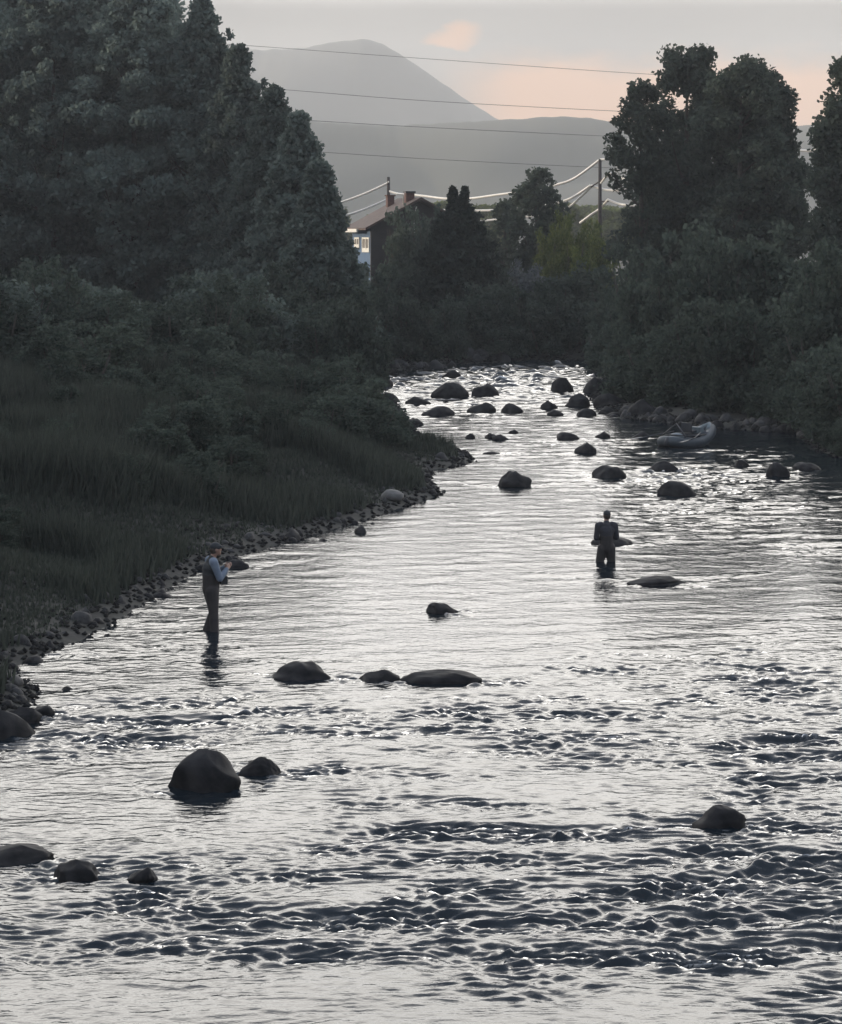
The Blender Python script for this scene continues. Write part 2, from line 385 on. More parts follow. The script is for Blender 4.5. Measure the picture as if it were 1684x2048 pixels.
for cxr, cyr, rr in WAKES:                                        # bow ridges and ruffled water that wrap and trail the rocks
    if cyr > 80: continue
    dy = WYg - (cyr - rr * .9) + .12 * w1; dxr = np.abs(WXg - cxr + .12 * w2); m = (dy > 0) & (dy < 7 * rr) & (dxr < 8 * rr)
    if not m.any(): continue
    line = dxr[m] - (rr * .8 + .78 * dy[m]); fall = np.exp(-dy[m] / (2.4 * rr))
    RIDGE[m] += (.026 * min(rr, .7) / .5) * np.exp(-(line / .15) ** 2) * fall; AMP[m] += (.75 * np.exp(-(line / .3) ** 2) + .3 * (line < 0)) * fall
WXw = WXg + .10 * w1; WYw = WYg + .07 * w2                              # eddies bend the crests
KINDS = ([(.085, .22, .5, .032, .27)] * 46) + ([(.16, .38, .6, .032, .20)] * 30) + ([(.5, 1.6, .6, .016, .06)] * 22)   # short chop, mid waves, swell
CNT = {.085: 46, .16: 30, .5: 22}
for kk, (l0, l1, spread, s0, s1) in enumerate(KINDS):
    lam = math.exp(g.uniform(math.log(l0), math.log(l1))); th = g.normal() * spread; kx, ky = math.sin(th), math.cos(th); ph = g.uniform(0, 6.28)
    slope = (s0 + s1 * AMP) * math.sqrt(2 / CNT[l0]) * np.clip(lam / (WYg * .0013 * 2.6) - .35, 0, 1)
    if l0 == .5: slope = slope * (1 + 2.2 * sstep(88, 125, WYg))                 # the rapids at the head of the reach are rougher
    q = (WXw * kx + WYw * ky) * 2 * math.pi / lam + ph
    HW += slope * lam / (2 * math.pi) * (np.sin(q) if kk % 2 else 1.3 * (1 - 2 * np.abs(np.sin(q * .5))))
HW *= 1 + .2 * np.tanh(HW * 60)
HW += RIDGE
HW -= HW[SD < 0].mean()
keep = SD < 0.7
idx = np.full(WXg.shape, -1); kf = keep[:-1, :-1] & keep[:-1, 1:] & keep[1:, 1:] & keep[1:, :-1]
idx = np.arange(WXg.size).reshape(WXg.shape)
F = np.stack([idx[:-1, :-1], idx[:-1, 1:], idx[1:, 1:], idx[1:, :-1]], -1)[kf]
used = np.unique(F); remap = np.zeros(WXg.size, np.int32); remap[used] = np.arange(len(used))
V = np.stack([WXg, WYg, HW], -1).reshape(-1, 3)[used]
m, t, out = new_mat('river_water')
tcn = t.nodes.new('ShaderNodeTexCoord'); mpn = t.nodes.new('ShaderNodeMapping'); mpn.inputs['Scale'].default_value = (1.0, 1.5, 1.0)
t.links.new(tcn.outputs['Object'], mpn.inputs[0])
n1 = t.nodes.new('ShaderNodeTexNoise'); n1.inputs['Scale'].default_value = 8.0; n1.inputs['Detail'].default_value = 3; t.links.new(mpn.outputs[0], n1.inputs['Vector'])
b1 = t.nodes.new('ShaderNodeBump'); b1.inputs['Strength'].default_value = 0.35; b1.inputs['Distance'].default_value = 0.02; t.links.new(n1.outputs[0], b1.inputs['Height'])
fr = t.nodes.new('ShaderNodeFresnel'); fr.inputs['IOR'].default_value = 1.34; t.links.new(b1.outputs[0], fr.inputs['Normal'])
pw = t.nodes.new('ShaderNodeMath'); pw.operation = 'POWER'; pw.inputs[1].default_value = 0.95; t.links.new(fr.outputs[0], pw.inputs[0])
gl = t.nodes.new('ShaderNodeBsdfGlossy'); gl.inputs['Roughness'].default_value = 0.035; t.links.new(b1.outputs[0], gl.inputs['Normal'])
df = t.nodes.new('ShaderNodeBsdfDiffuse'); df.inputs[0].default_value = (.010, .016, .022, 1)
mx = t.nodes.new('ShaderNodeMixShader'); t.links.new(pw.outputs[0], mx.inputs[0]); t.links.new(df.outputs[0], mx.inputs[1]); t.links.new(gl.outputs[0], mx.inputs[2]); t.links.new(mx.outputs[0], out.inputs[0])
M['water'] = m
tag(link('river', np_mesh('river', V, remap[F], True), m), kind='structure')

# ------------------------------------------------------------------ mountains
def mountain(name, prof, dist, depth, seed, hspan):
    g = np.random.default_rng(seed); px = np.array([p[0] for p in prof]); py = np.array([p[1] for p in prof])
    pxs = np.linspace(px[0], px[-1], 420); zz = CAM_H + (Y0 - np.interp(pxs, px, py)) * dist / FPX
    fine = np.zeros_like(pxs)
    for _ in range(20): fine += np.sin(pxs * g.uniform(.02, .25) + g.uniform(0, 6.28))
    zz = zz + fine * hspan
    v = np.linspace(-1, 1, 61); Xg = (pxs[None, :] - CX) * dist / FPX + 0 * v[:, None]; Yg = dist + v[:, None] * depth + 0 * pxs[None, :]
    fall = np.where(v < 0, 1 - np.abs(v) ** 1.15, 1 - np.abs(v) ** 1.15)
    Zg = zz[None, :] * fall[:, None]
    gul = np.zeros_like(Zg)
    for _ in range(26): gul += np.sin(Xg * g.normal() * 18 / depth + Yg * g.normal() * 5 / depth + g.uniform(0, 6.28))
    Zg = Zg + gul / 26 * zz.max() * .35 * np.minimum(np.abs(v), 1 - np.abs(v))[:, None] * 2 * (np.abs(v) > .02)[:, None]
    Zg -= 3 * (np.abs(v) > .95)[:, None]
    idx = np.arange(Xg.size).reshape(Xg.shape); F = np.stack([idx[:-1, :-1], idx[:-1, 1:], idx[1:, 1:], idx[1:, :-1]], -1).reshape(-1, 4)
    return tag(link(name, np_mesh(name, np.stack([Xg, Yg, Zg], -1).reshape(-1, 3), F, True), M['hill']), kind='structure')
mountain('mountain', [(-1500, 330), (-700, 200), (-200, 130), (200, 92), (400, 93), (450, 95), (520, 100), (560, 99), (620, 94), (660, 85), (700, 80), (720, 78.5), (745, 81), (765, 88), (800, 108), (850, 142), (900, 177), (950, 211),
          (1000, 241), (1060, 270), (1150, 310), (1400, 380), (1800, 430)], 2400, 560, 5, .09)
mountain('hill', [(-1500, 300), (-500, 262), (200, 258), (500, 252), (620, 241), (680, 246), (740, 249), (800, 251), (850, 249), (900, 245), (960, 242), (1020, 239), (1080, 235), (1130, 233), (1170, 235), (1210, 241), (1250, 251),
          (1320, 266), (1420, 270), (1520, 262), (1600, 252), (1684, 245), (1900, 240), (2600, 300)], 1130, 340, 8, .05)

# ------------------------------------------------------------------ foliage
def leaf_quads(g, P, size, elong=1.5, N=None):
    n = len(P); a = g.normal(size=(n, 3)); a /= np.linalg.norm(a, axis=1)[:, None]
    b = np.cross(a, g.normal(size=(n, 3))); b /= np.linalg.norm(b, axis=1)[:, None]
    s = size * g.uniform(.6, 1.35, n)[:, None]
    a = a * s * elong * .5; b = b * s * .5
    V = np.stack([P - a, P + b - a * .1, P + a, P - b - a * .1], 1).reshape(-1, 3)
    F = np.arange(4 * n).reshape(n, 4); return V, F
def blob_leaves(g, blobs, per, size):
    out = []
    for (c, r) in blobs:
        n = max(12, int(per * (r / .8) ** 2)); d = g.normal(size=(n, 3)); d /= np.linalg.norm(d, axis=1)[:, None]
        u = g.uniform(0, 1, n)[:, None] ** .45
        out.append(np.array(c) + d * u * r * np.array([1, 1, .8]) + g.normal(size=(n, 3)) * .06)
    return leaf_quads(g, np.concatenate(out), size)
def crown_blobs(g, n, zlo, zhi, prof, br=(.45, .95), squash=1.0):
    """blob centres spread through a crown whose radius at height fraction t is prof(t)"""
    B = []
    for _ in range(n):
        t = g.uniform(0, 1); rr = prof(t) * math.sqrt(g.uniform(.12, 1)); an = g.uniform(0, 6.283)
        r = g.uniform(*br) * (.75 + .25 * min(1, prof(t))); B.append(((rr * math.cos(an), rr * math.sin(an) * squash, zlo + t * (zhi - zlo - r * .7)), r))
    return B
def wood(g, H_, r0, blobs, lean=(0, 0), nl=12):
    """tapered trunk with limbs out to some of the blobs"""
    mb = MB(); n = 9; P = []; 
    for i in range(n):
        t = i / (n - 1); P.append((lean[0] * t + .12 * math.sin(3 * t + r0 * 9) * t, lean[1] * t + .1 * math.cos(4 * t) * t, t * H_ * .9 - .3 * (i == 0)))
    mb.tube(P, [r0 * (1 - .86 * i / (n - 1)) for i in range(n)], 8)
    for k in g.choice(len(blobs), min(nl, len(blobs)), replace=False):
        c, r = blobs[k]; zt = max(.12 * H_, c[2] - (abs(c[0]) + abs(c[1])) * .7 - .3); t = min(.95, zt / (H_ * .9)); b = (lean[0] * t, lean[1] * t, zt)
        mid = ((b[0] * .45 + c[0] * .55), (b[1] * .45 + c[1] * .55), (b[2] + c[2]) / 2 - .15)
        rr = r0 * (1 - .8 * t) * .5; mb.tube([b, mid, c], [rr, rr * .65, .015], 6)
    return mb
def make_tree(name, x, y, top, prof, seed, mat, label, cat='tree', group=None, zlo=1.5, nb=110, per=120, size=.17, r0=.28, br=(.45, .95), squash=1.0, lean=(0, 0), spikes=()):
    g = np.random.default_rng(seed); z0 = H(x, y); Ht = top - z0
    root = empty(name, (x, y, z0)); tag(root, label, cat, group)
    B = crown_blobs(g, nb, zlo, Ht, prof, br, squash)
    for (sx_, sz_, rr) in spikes: B.append(((sx_, 0, sz_ - z0), rr))
    V, F = blob_leaves(g, B, per, size)
    link('crown', np_mesh('crown', V, F), mat, root)
    wood(g, Ht, r0, B, lean, 14).build('trunk', M['bark'], root, True)
    return root
def point(w): return lambda t: w * max(.03, min(1.0, 1.12 * (1.0 - t) ** .95 + .02))
# --- tall cottonwoods along the left bank, nearest first: (px of top, py of top, distance, half width m)
def tall(w): return lambda t: w * (min(1, .55 + t * 1.2) if t < .4 else max(.07, 1.02 - ((t - .4) / .6) ** 1.2 * .95))
LEFT = [(-70, -60, 156, 7.0, 'leftmost tall leafy tree, its crown cut by the left and top edges'),
        (110, -75, 154, 6.8, 'tall leafy tree over the grassy bank, second from the left edge'),
        (270, -60, 152, 6.2, 'tall leafy tree cut by the top edge, third from the left'),
        (405, -12, 151, 4.6, 'tall tree whose crown top just meets the upper edge left of the mountain'),
        (478, 86, 147, 4.1, 'tall tree with a narrow pointed top against the mountain left end'),
        (548, 166, 141, 3.9, 'tree with a ragged top right of the narrow pointed one'),
        (597, 222, 133, 3.2, 'tree with small spire top where the upper wires vanish'),
        (638, 318, 124, 2.2, 'rounded tree with a twiggy tip at the end of left row'),
        (655, 372, 124, 1.6, 'lowest last tree of the left row beside the house')]
for i, (px, py, d, w, lab) in enumerate(LEFT):
    x, y = X(px, d), d; top = Z(py, d)
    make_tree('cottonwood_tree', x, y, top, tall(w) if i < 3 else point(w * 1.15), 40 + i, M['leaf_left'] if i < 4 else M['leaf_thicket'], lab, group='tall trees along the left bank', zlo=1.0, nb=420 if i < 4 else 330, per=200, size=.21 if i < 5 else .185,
              br=(.35, 1.05) if i < 3 else (.22, .8), spikes=[(.02, top - .25, .2), (.0, top - .7, .3), (.5, top - 1.4, .28), (-.5, top - 1.7, .34), (1.1, top - 2.8, .3), (1.0, top - 3.3, .4), (-1.1, top - 3.2, .42), (1.7, top - 4.7, .36)] + [(w * (.35 + .11 * q), top - (2.2 + 1.25 * q) + dz_, r_) for q in range(5) for dz_, r_ in ((0, .2), (-.35, .28))])
BACK = [(-150, 162, 24.5, 6.6), (180, 163, 25.0, 6.4), (330, 160, 22.5, 5.0), (40, 164, 25.5, 6.6), (430, 158, 18.0, 4.0), (510, 150, 14.0, 3.6), (570, 142, 11.0, 2.8)]
for i, (px, d, top, w) in enumerate(BACK):
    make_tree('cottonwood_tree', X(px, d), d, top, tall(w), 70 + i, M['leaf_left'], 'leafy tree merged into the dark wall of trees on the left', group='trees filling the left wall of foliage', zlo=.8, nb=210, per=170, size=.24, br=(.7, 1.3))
# --- right bank
def wide(w): return lambda t: w * (min(1, .6 + t) if t < .45 else max(.15, 1.02 - ((t - .45) / .55) ** 2.2 * .8))
RIGHT = [(1375, 88, 148, 3.8, 60, 'big cottonwood with loose lacy crown, left one of the right bank group'),
         (1482, 106, 142, 3.2, 61, 'tall dense cottonwood in the middle of the right bank group'),
         (1542, 132, 145, 1.6, 62, 'dense cottonwood with flat top, right of the middle one'),
         (1692, 108, 132, 1.5, 63, 'cottonwood at the right picture edge beyond the sky gap')]
for px, py, d, w, sd, lab in RIGHT:
    lace = sd == 60
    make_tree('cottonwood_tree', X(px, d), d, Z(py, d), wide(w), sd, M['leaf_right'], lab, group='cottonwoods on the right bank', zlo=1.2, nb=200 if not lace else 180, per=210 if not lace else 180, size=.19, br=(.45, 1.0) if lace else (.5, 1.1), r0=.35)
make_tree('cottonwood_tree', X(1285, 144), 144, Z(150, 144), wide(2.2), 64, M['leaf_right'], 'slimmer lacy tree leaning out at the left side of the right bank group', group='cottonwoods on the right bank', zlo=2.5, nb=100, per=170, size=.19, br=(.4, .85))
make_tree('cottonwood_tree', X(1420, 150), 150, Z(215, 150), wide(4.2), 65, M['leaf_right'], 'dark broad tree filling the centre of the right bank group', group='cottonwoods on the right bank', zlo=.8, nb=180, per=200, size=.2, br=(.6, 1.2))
make_tree('cottonwood_tree', X(1075, 178), 178, Z(334, 178), wide(1.9), 66, M['leaf_right'], 'round topped tree between the conifer and the tall utility pole', zlo=2.0, nb=80, per=110, size=.24, br=(.5, .9))
make_tree('cottonwood_tree', X(1012, 185), 185, Z(385, 185), wide(1.5), 67, M['leaf_right'], 'small leafy tree left of the round topped tree', zlo=1.5, nb=50, per=100, size=.24, br=(.4, .7))

# --- conifer with twin tips
def make_conifer():
    d = 152; x = X(918, d); g = np.random.default_rng(5); z0 = H(x, d); root = empty('spruce_tree', (x, d, z0))
    tag(root, 'dark spreading conifer with two pointed tips standing right of the house', 'tree')
    Ht = Z(374, d) - z0; P = []; mb = MB()
    for tip in (-.36, .36):
        mb.tube([(tip * .4, 0, -.3), (tip, 0, Ht * .5), (tip, 0, Ht - .1)], [.22, .13, .02], 7)
        z = .5
        while z < Ht:
            t = z / Ht; rad = (4.4 * (1 - t) ** .9 if t < .82 else .55 * (1 - t) / .18 + .03)
            for k in range(9 if t < .8 else 6):
                an = g.uniform(0, 6.283); L = rad * g.uniform(.7, 1.08)
                n = int(26 + 60 * L); u = g.uniform(.05, 1, n); sp = .1 + .16 * L * (1 - u * .6)
                q = np.stack([tip * (.5 + .5 * t) + math.cos(an) * L * u, math.sin(an) * L * u, z - .22 * L * u + .1 * L * u * u], -1) + g.normal(size=(n, 3)) * np.stack([sp * .5, sp * .5, sp * .4], -1)
                P.append(q)
                if k < 4: mb.tube([(tip, 0, z), (tip + math.cos(an) * L * .9, math.sin(an) * L * .9, z - .12 * L)], [.03, .008], 5)
            z += .34 if t < .8 else .2
    V, F = leaf_quads(g, np.concatenate(P), .17, 2.2)
    link('crown', np_mesh('crown', V, F), M['leaf_conifer'], root); mb.build('trunk', M['bark'], root, True)
make_conifer()

# --- shrubs: a few kinds of mesh shared by many bushes
def shrub_meshes(seed, size=.075, per=340, nb=38):
    g = np.random.default_rng(seed)
    B = crown_blobs(g, nb, .05, 1.9, lambda t: .95 * math.sqrt(max(.08, 1 - (t * .95) ** 2)) * (1 - .15 * (t < .15)), (.22, .42))
    for _ in range(5): an = g.uniform(0, 6.28); B.append(((.5 * math.cos(an), .5 * math.sin(an), g.uniform(1.75, 2.1)), .17))
    n_out = []
    V, F = blob_leaves(g, B, per * 3.2, size)
    mb = MB()
    for k in range(7):
        an = g.uniform(0, 6.28); r = g.uniform(.3, .75); mb.tube([(0.1 * math.cos(an), .1 * math.sin(an), -.15), (r * .5 * math.cos(an), r * .5 * math.sin(an), .8), (r * math.cos(an), r * math.sin(an), 1.7)], [.045, .03, .008], 5)
    return np_mesh('foliage', V, F), mb.mesh('stems', True)
SH = [shrub_meshes(200 + i) for i in range(6)]
MATSH = {}
def shrub(x, y, w, h, mat, label, group, name='willow_shrub'):
    k = rnd.randrange(len(SH)); fm, sm = SH[k]; key = (k, mat)
    if key not in MATSH:
        f2 = fm.copy(); f2.materials.clear(); f2.materials.append(M[mat]); s2 = sm.copy(); s2.materials.clear(); s2.materials.append(M['bark']); MATSH[key] = (f2, s2)
    f2, s2 = MATSH[key]
    r = empty(name, (x, y, H(x, y) - .05), rnd.uniform(0, 6.28)); r.scale = (w / 2, w / 2, h / 2.05)
    tag(r, label, 'shrub', group); link('foliage', f2, None, r); link('stem', s2, None, r); return r
# thicket under the tall trees on the left
for i in range(40):
    px = -40 + 720 * (i + rnd.uniform(-.5, .5)) / 39; d = np.interp(px, [0, 300, 500, 680], [90, 92, 97, 116]) + rnd.choice([0, 5, 9]) + rnd.uniform(-1.5, 1.5); x = X(px, d)
    shrub(x, d, rnd.uniform(2.6, 4.2), rnd.uniform(2.0, 3.8), rnd.choice(['leaf_willow', 'leaf_thicket']), ('grey green shrub in the thicket under the trees cut by the left edge' if px < 220 else 'grey green shrub in the thicket under the middle of the left tree row' if px < 470 else 'grey green shrub in the thicket under the far end of left tree row'), 'thicket under the left trees')
for i in range(95):
    d = 44 + 48 * (i / 94) ** .62 + rnd.uniform(-2, 2); xs = np.interp(d, POLY[:30, 1], POLY[:30, 0]); x = xs - rnd.uniform(2.6, 4.0 + (d - 40) * .22)
    bk = min(1, max(0, (d - 60) / 30)); hh = rnd.uniform(.6, 1.2) + bk * rnd.uniform(.4, 1.6); shrub(x, d, hh * rnd.uniform(1.0, 1.5), hh, rnd.choice(['leaf_willow', 'leaf_willow', 'leaf_right']), ('low bush in the bank grass near the angler in blue sleeves' if d < 58 else 'low bush in the middle of the left bank grass slope' if d < 76 else 'bush at the back of the left bank grass below the trees'), 'low bushes in the left bank grass')
for i in range(16):
    px = rnd.uniform(560, 745); d = rnd.uniform(100, 134); x = X(px, d); sd = float(sdist(np.array([x]), np.array([d]))[0])
    if sd < 1.3: x -= 1.6 - sd
    shrub(x, d, rnd.uniform(2.4, 3.6), rnd.uniform(2.6, 4.4), 'leaf_willow', 'dark willow crowding the far end of the left bank', 'willows at the far end of the left bank')
# far bank
for i in range(22):
    px = 715 + 520 * (i + rnd.uniform(-.4, .4)) / 21; d = np.interp(px, [715, 770, 870, 960, 1240], [128, 127.5, 132.5, 137.5, 140.5]) + rnd.choice([.9, 2.0, 4.0]) + rnd.uniform(0, .8)
    x = X(px, d); shrub(x, d, rnd.uniform(2.4, 3.8), rnd.uniform(1.8, 3.6), 'leaf_willow', ('dark bush on the far bank below the house' if px < 860 else 'dark bush on the far bank below the twin tipped conifer' if px < 1020 else 'dark bush on the far bank below the sunlit bushes'), 'bushes on the far bank')
for i in range(9):
    px = 720 + 460 * (i + rnd.uniform(-.4, .4)) / 8; d = rnd.uniform(147, 156)
    shrub(X(px, d), d, rnd.uniform(3.2, 4.4), rnd.uniform(2.6, 3.8), 'leaf_willow', 'taller bush of the second row behind the far bank hedge', 'second row of bushes on the far bank')
for px, d, w, h, lab in ((655, 140, 2.4, 5.0, 'pale grey green bush left of the house, upper one'), (685, 143, 2.2, 3.4, 'pale grey green bush left of the house, lower right one'), (640, 145, 3.0, 4.4, 'pale grey green bush left of the house, rear one'),
                         (1052, 150, 3.0, 4.0, 'pale bluish bush right of the twin tipped conifer'), (1095, 152, 2.8, 3.4, 'pale bluish low bush between conifer and right bank')):
    shrub(X(px, d), d, w, h, 'leaf_grey', lab, 'pale bushes near the house', 'olive_shrub')
shrub(X(808, 166), 166, 4.0, Z(420, 166) - H(X(808, 166), 166), 'leaf_willow', 'big rounded dark bush covering the front of the house', None)
shrub(X(852, 163), 163, 3.2, Z(424, 163) - H(X(852, 163), 163), 'leaf_willow', 'dark bush between the house and the conifer', None)
# sunlit bushes
for px, d, w, h in ((1095, 170, 2.6, 5.2), (1125, 172, 2.8, 6.2), (1150, 169, 2.6, 5.4), (1180, 171, 2.8, 5.8), (1205, 168, 2.6, 5.0), (1165, 166, 2.4, 3.8), (1112, 166, 2.2, 3.6)):
    shrub(X(px, d), d, w, h, 'leaf_gold', 'sunlit yellow green bush below the tall utility pole', 'sunlit bushes below the utility pole')
# right bank
for i in range(22):
    px = 1225 + 480 * (i + rnd.uniform(-.4, .4)) / 21; d = np.interp(px, [1225, 1300, 1450, 1600, 1684], [127, 102, 95, 91.5, 82]) + rnd.uniform(-1, 2.5); x = X(px, d)
    sd = float(sdist(np.array([x]), np.array([d]))[0])
    if sd < 1.2: d += 2.0
    shrub(X(px, d), d, rnd.uniform(2.4, 3.6), rnd.uniform(2.4, 4.2), 'leaf_right', ('dark willow at the tip of the right bank beside the rapids' if px < 1340 else 'dark willow in the right bank front row behind the raft' if px < 1520 else 'dark willow in the right bank front row near the picture edge'), 'front thicket of the right bank')
for i in range(14):
    px = 1235 + 460 * (i + rnd.uniform(-.4, .4)) / 13; d = np.interp(px, [1235, 1300, 1450, 1600, 1684], [133, 110, 102, 98, 89]) + rnd.uniform(0, 5)
    shrub(X(px, d), d, rnd.uniform(3.4, 4.4), rnd.uniform(4.4, 6.6), 'leaf_right', ('tall dark willow below the lacy cottonwood on the right bank' if px < 1400 else 'tall dark willow below the dense cottonwoods of the right bank' if px < 1570 else 'tall dark willow by the right picture edge behind the front row'), 'tall willows of the right bank')
for px, py, w, h in ((1655, 905, 1.1, .9), (1676, 915, 1.0, 1.1)):
    x, y = W(px, py); shrub(x + .3, y + .3, w, h, 'leaf_right', 'small bush overhanging the water at the right picture edge', 'bushes overhanging at the right edge')

# --- grass on the left bank
g = np.random.default_rng(21); N = 420000
gxs = g.uniform(-17, 3, N); gys = 36 + 84 * g.uniform(0, 1, N) ** 1.25; sd = sdist(gxs, gys)
ok = (sd > .35 + g.exponential(.4, N)) & (gxs > -gys * .18 - .5) & (gxs < 3); gxs, gys, sd = gxs[ok], gys[ok], sd[ok]
gz = height(gxs, gys); n = len(gxs); hgt = (.20 + .28 * np.clip((sd - .8) / 3, 0, 1)) * g.uniform(.4, 1.3, n) * np.clip(1 + 1.5 * lumps(gxs * 1.6 + 40, gys * 1.6), .35, 1.9)
an = g.uniform(0, 6.28, n); wd = .022 + .012 * g.uniform(0, 1, n) + gys * .00018; lx, ly = g.normal(size=n) * .22 * hgt, g.normal(size=n) * .22 * hgt
V = np.stack([np.stack([gxs - np.cos(an) * wd, gys - np.sin(an) * wd, gz - .03], -1), np.stack([gxs + np.cos(an) * wd, gys + np.sin(an) * wd, gz - .03], -1), np.stack([gxs + lx, gys + ly, gz + hgt], -1)], 1).reshape(-1, 3)
tag(link('grass', np_mesh('grass', V, np.arange(3 * n).reshape(n, 3)), M['grass']), 'tall dull green grass covering the slope of the left bank', 'grass', kind='stuff')

# ------------------------------------------------------------------ stones of the banks
COB = [rock_mesh('cobble', 300 + i, 1.0, .8, .38, rnd.uniform(-.3, .3), 2, .2, .3) for i in range(8)]
COBM = {}
def cobble(x, y, s, mat, label, group, name='cobble', zoff=-.02):
    k = rnd.randrange(8)
    if (k, mat) not in COBM:
        c = COB[k].copy(); c.materials.clear(); c.materials.append(M[mat]); COBM[(k, mat)] = c
    o = link(name, COBM[(k, mat)], None, None, (x, y, max(H(x, y), -.04) + zoff), rnd.uniform(0, 6.28), (s, s * rnd.uniform(.8, 1.15), s * rnd.uniform(.7, 1.3)))
    return tag(o, label, 'stone', group)
LS = POLY[3:30]; seg = np.linalg.norm(np.diff(LS, axis=0), axis=1); cum = np.concatenate([[0], np.cumsum(seg)])
for i in range(290):
    u = (rnd.random() ** 1.35) * cum[-1] * .86; k = min(len(seg) - 1, int(np.searchsorted(cum, u) - 1)); k = max(k, 0); f = (u - cum[k]) / seg[k]
    p = LS[k] + (LS[k + 1] - LS[k]) * f; tdir = (LS[k + 1] - LS[k]) / seg[k]; nrm = np.array([-tdir[1], tdir[0]])
    off = rnd.gauss(.35, .38); q = p + nrm * off
    s = rnd.uniform(.13, .30) * (1.0 if rnd.random() < .85 else 1.7)
    cobble(q[0], q[1], s, 'rock_wet' if off < .25 else 'rock_dry', 'dark cobble in the stony edge of the left bank' if off < .25 else 'greyish cobble on the stony strip above the waterline of the left bank', 'wet cobbles edging the left bank' if off < .25 else 'dry cobbles of the left bank')
for px, py, s, lab in ((782, 972, .8, 'pale flat boulder in the grass near the stony spit'), (705, 812, .35, 'small pale stone in the grass high on the left bank'), (345, 1048, .3, 'small pale stone lying in the dark grass left of the angler'), (40, 1400, .65, 'big dark boulder at the nearest corner of the left bank'), (15, 1425, .8, 'big dark boulder at the left picture edge on the shore')):
    zz = .3
    x, y = W(px, py, zz if py > 1000 else .5); cobble(x, y, s, 'rock_pale' if 'pale' in lab else 'rock_wet', lab, None, 'boulder', .02)
for i in range(60):
    px = rnd.uniform(1215, 1640); dd = rnd.uniform(-.1, 2.0); d0 = W(px, np.interp(px, [1215, 1260, 1330, 1440, 1600, 1640], [832, 838, 846, 858, 866, 895]))[1]
    d = d0 + dd; x = X(px, d); cobble(x, d, rnd.uniform(.25, .75), 'rock_wet' if dd < .6 else 'rock_dry', 'stone in the dark gravel bar at the foot of the right bank', 'stones of the right gravel bar')
for i in range(26):
    px = rnd.uniform(755, 1010); d0 = W(px, np.interp(px, [750, 860, 930, 1010], [746, 741, 727, 724]))[1]; d = d0 + rnd.uniform(.1, 2.0)
    cobble(X(px, d), d, rnd.uniform(.5, 1.2), 'rock_dry', 'greyish boulder lining the far bank below the bushes', 'boulders lining the far bank', 'boulder')

g = np.random.default_rng(77); N = 90000
px_ = np.concatenate([g.uniform(-12, 3, N // 2), g.uniform(-4, 16, N // 2)]); py_ = np.concatenate([28 + 105 * g.uniform(0, 1, N // 2) ** 1.3, 78 + 66 * g.uniform(0, 1, N // 2)])
sd = sdist(px_, py_); ok = (sd > -.15) & (sd < .3 + g.exponential(.55, N)) & (sd < 2.6); px_, py_, sd = px_[ok][:22000], py_[ok][:22000], sd[ok][:22000]; n = len(px_)
pz_ = height(px_, py_); sz_ = g.uniform(.03, .085, n) * (.8 + py_ / 130); an = g.uniform(0, 6.28, n); ca, sa = np.cos(an), np.sin(an)
oct_ = np.array([(1, 0, 0), (0, .75, 0), (-1, 0, 0), (0, -.75, 0), (.1, .05, .62), (0, 0, -.5)]); of = np.array([(0, 1, 4), (1, 2, 4), (2, 3, 4), (3, 0, 4), (1, 0, 5), (2, 1, 5), (3, 2, 5), (0, 3, 5)])
V = oct_[None] * sz_[:, None, None] * g.uniform(.75, 1.25, (n, 6, 1)); V = np.stack([V[..., 0] * ca[:, None] - V[..., 1] * sa[:, None] + px_[:, None], V[..., 0] * sa[:, None] + V[..., 1] * ca[:, None] + py_[:, None], V[..., 2] + (pz_ + sz_ * .15)[:, None]], -1)
M['gravel'] = mat_leaf('gravel', (.012, .012, .013), (.055, .054, .052), 0.0)
tag(link('gravel', np_mesh('gravel', V.reshape(-1, 3), (of[None] + 6 * np.arange(n)[:, None, None]).reshape(-1, 3), True), M['gravel']), 'dark pebble gravel strewn along the water edges', 'gravel', kind='stuff')

# ------------------------------------------------------------------ house
M['roof'] = mat_solid('roof', (.105, .072, .060), (.07, .048, .042), .85, 3, .3)
M['siding'] = mat_solid('siding', (.06, .13, .24), (.045, .10, .19), .7, 2)
M['gable'] = mat_solid('gable', (.035, .03, .03), (.025, .022, .022), .8, 2)
M['white'] = mat_solid('white', (.80, .77, .70), (.72, .69, .62), .6, 3)
M['brick'] = mat_solid('brick', (.14, .07, .055), (.08, .045, .04), .9, 9, .4)
M['pane'] = mat_solid('pane', (.32, .29, .26), (.26, .24, .22), .08, 1)
M['dark_metal'] = mat_solid('dark_metal', (.05, .05, .055), (.03, .03, .035), .5, 3)
d = 176.0; hx = X(838, d); hz = H(hx, d); house = empty('house', (hx, d, hz), R(16)); tag(house, 'house with brown gable roof, chimneys and blue sunlit side wall behind bushes', 'house')
ez = Z(452, d) - hz; rz_ = Z(399, d) - hz; hw = 3.5; L = 5.2
MB().poly([(-hw, 0, 0), (hw, 0, 0), (hw, 0, ez), (0, 0, rz_ - .12), (-hw, 0, ez), (-hw, .2, 0), (hw, .2, 0), (hw, .2, ez), (0, .2, rz_ - .12), (-hw, .2, ez)], [[0, 1, 2, 3, 4], [9, 8, 7, 6, 5], [0, 5, 6, 1], [1, 6, 7, 2], [2, 7, 8, 3], [3, 8, 9, 4], [4, 9, 5, 0]]).build('gable_wall', M['gable'], house)
sw = MB().box((-hw, .203, 0), (-hw + .2, L, ez - .05)).build('side_wall', M['siding'], house)
MB().box((hw - .2, .203, 0), (hw, L, ez - .05)).build('side_wall', M['siding'], house)
MB().box((-hw + .21, L - .2, 0), (hw - .21, L, ez - .05)).build('rear_wall', M['siding'], house)
ov = .55; t_ = .16; rise = (rz_ - ez) / hw
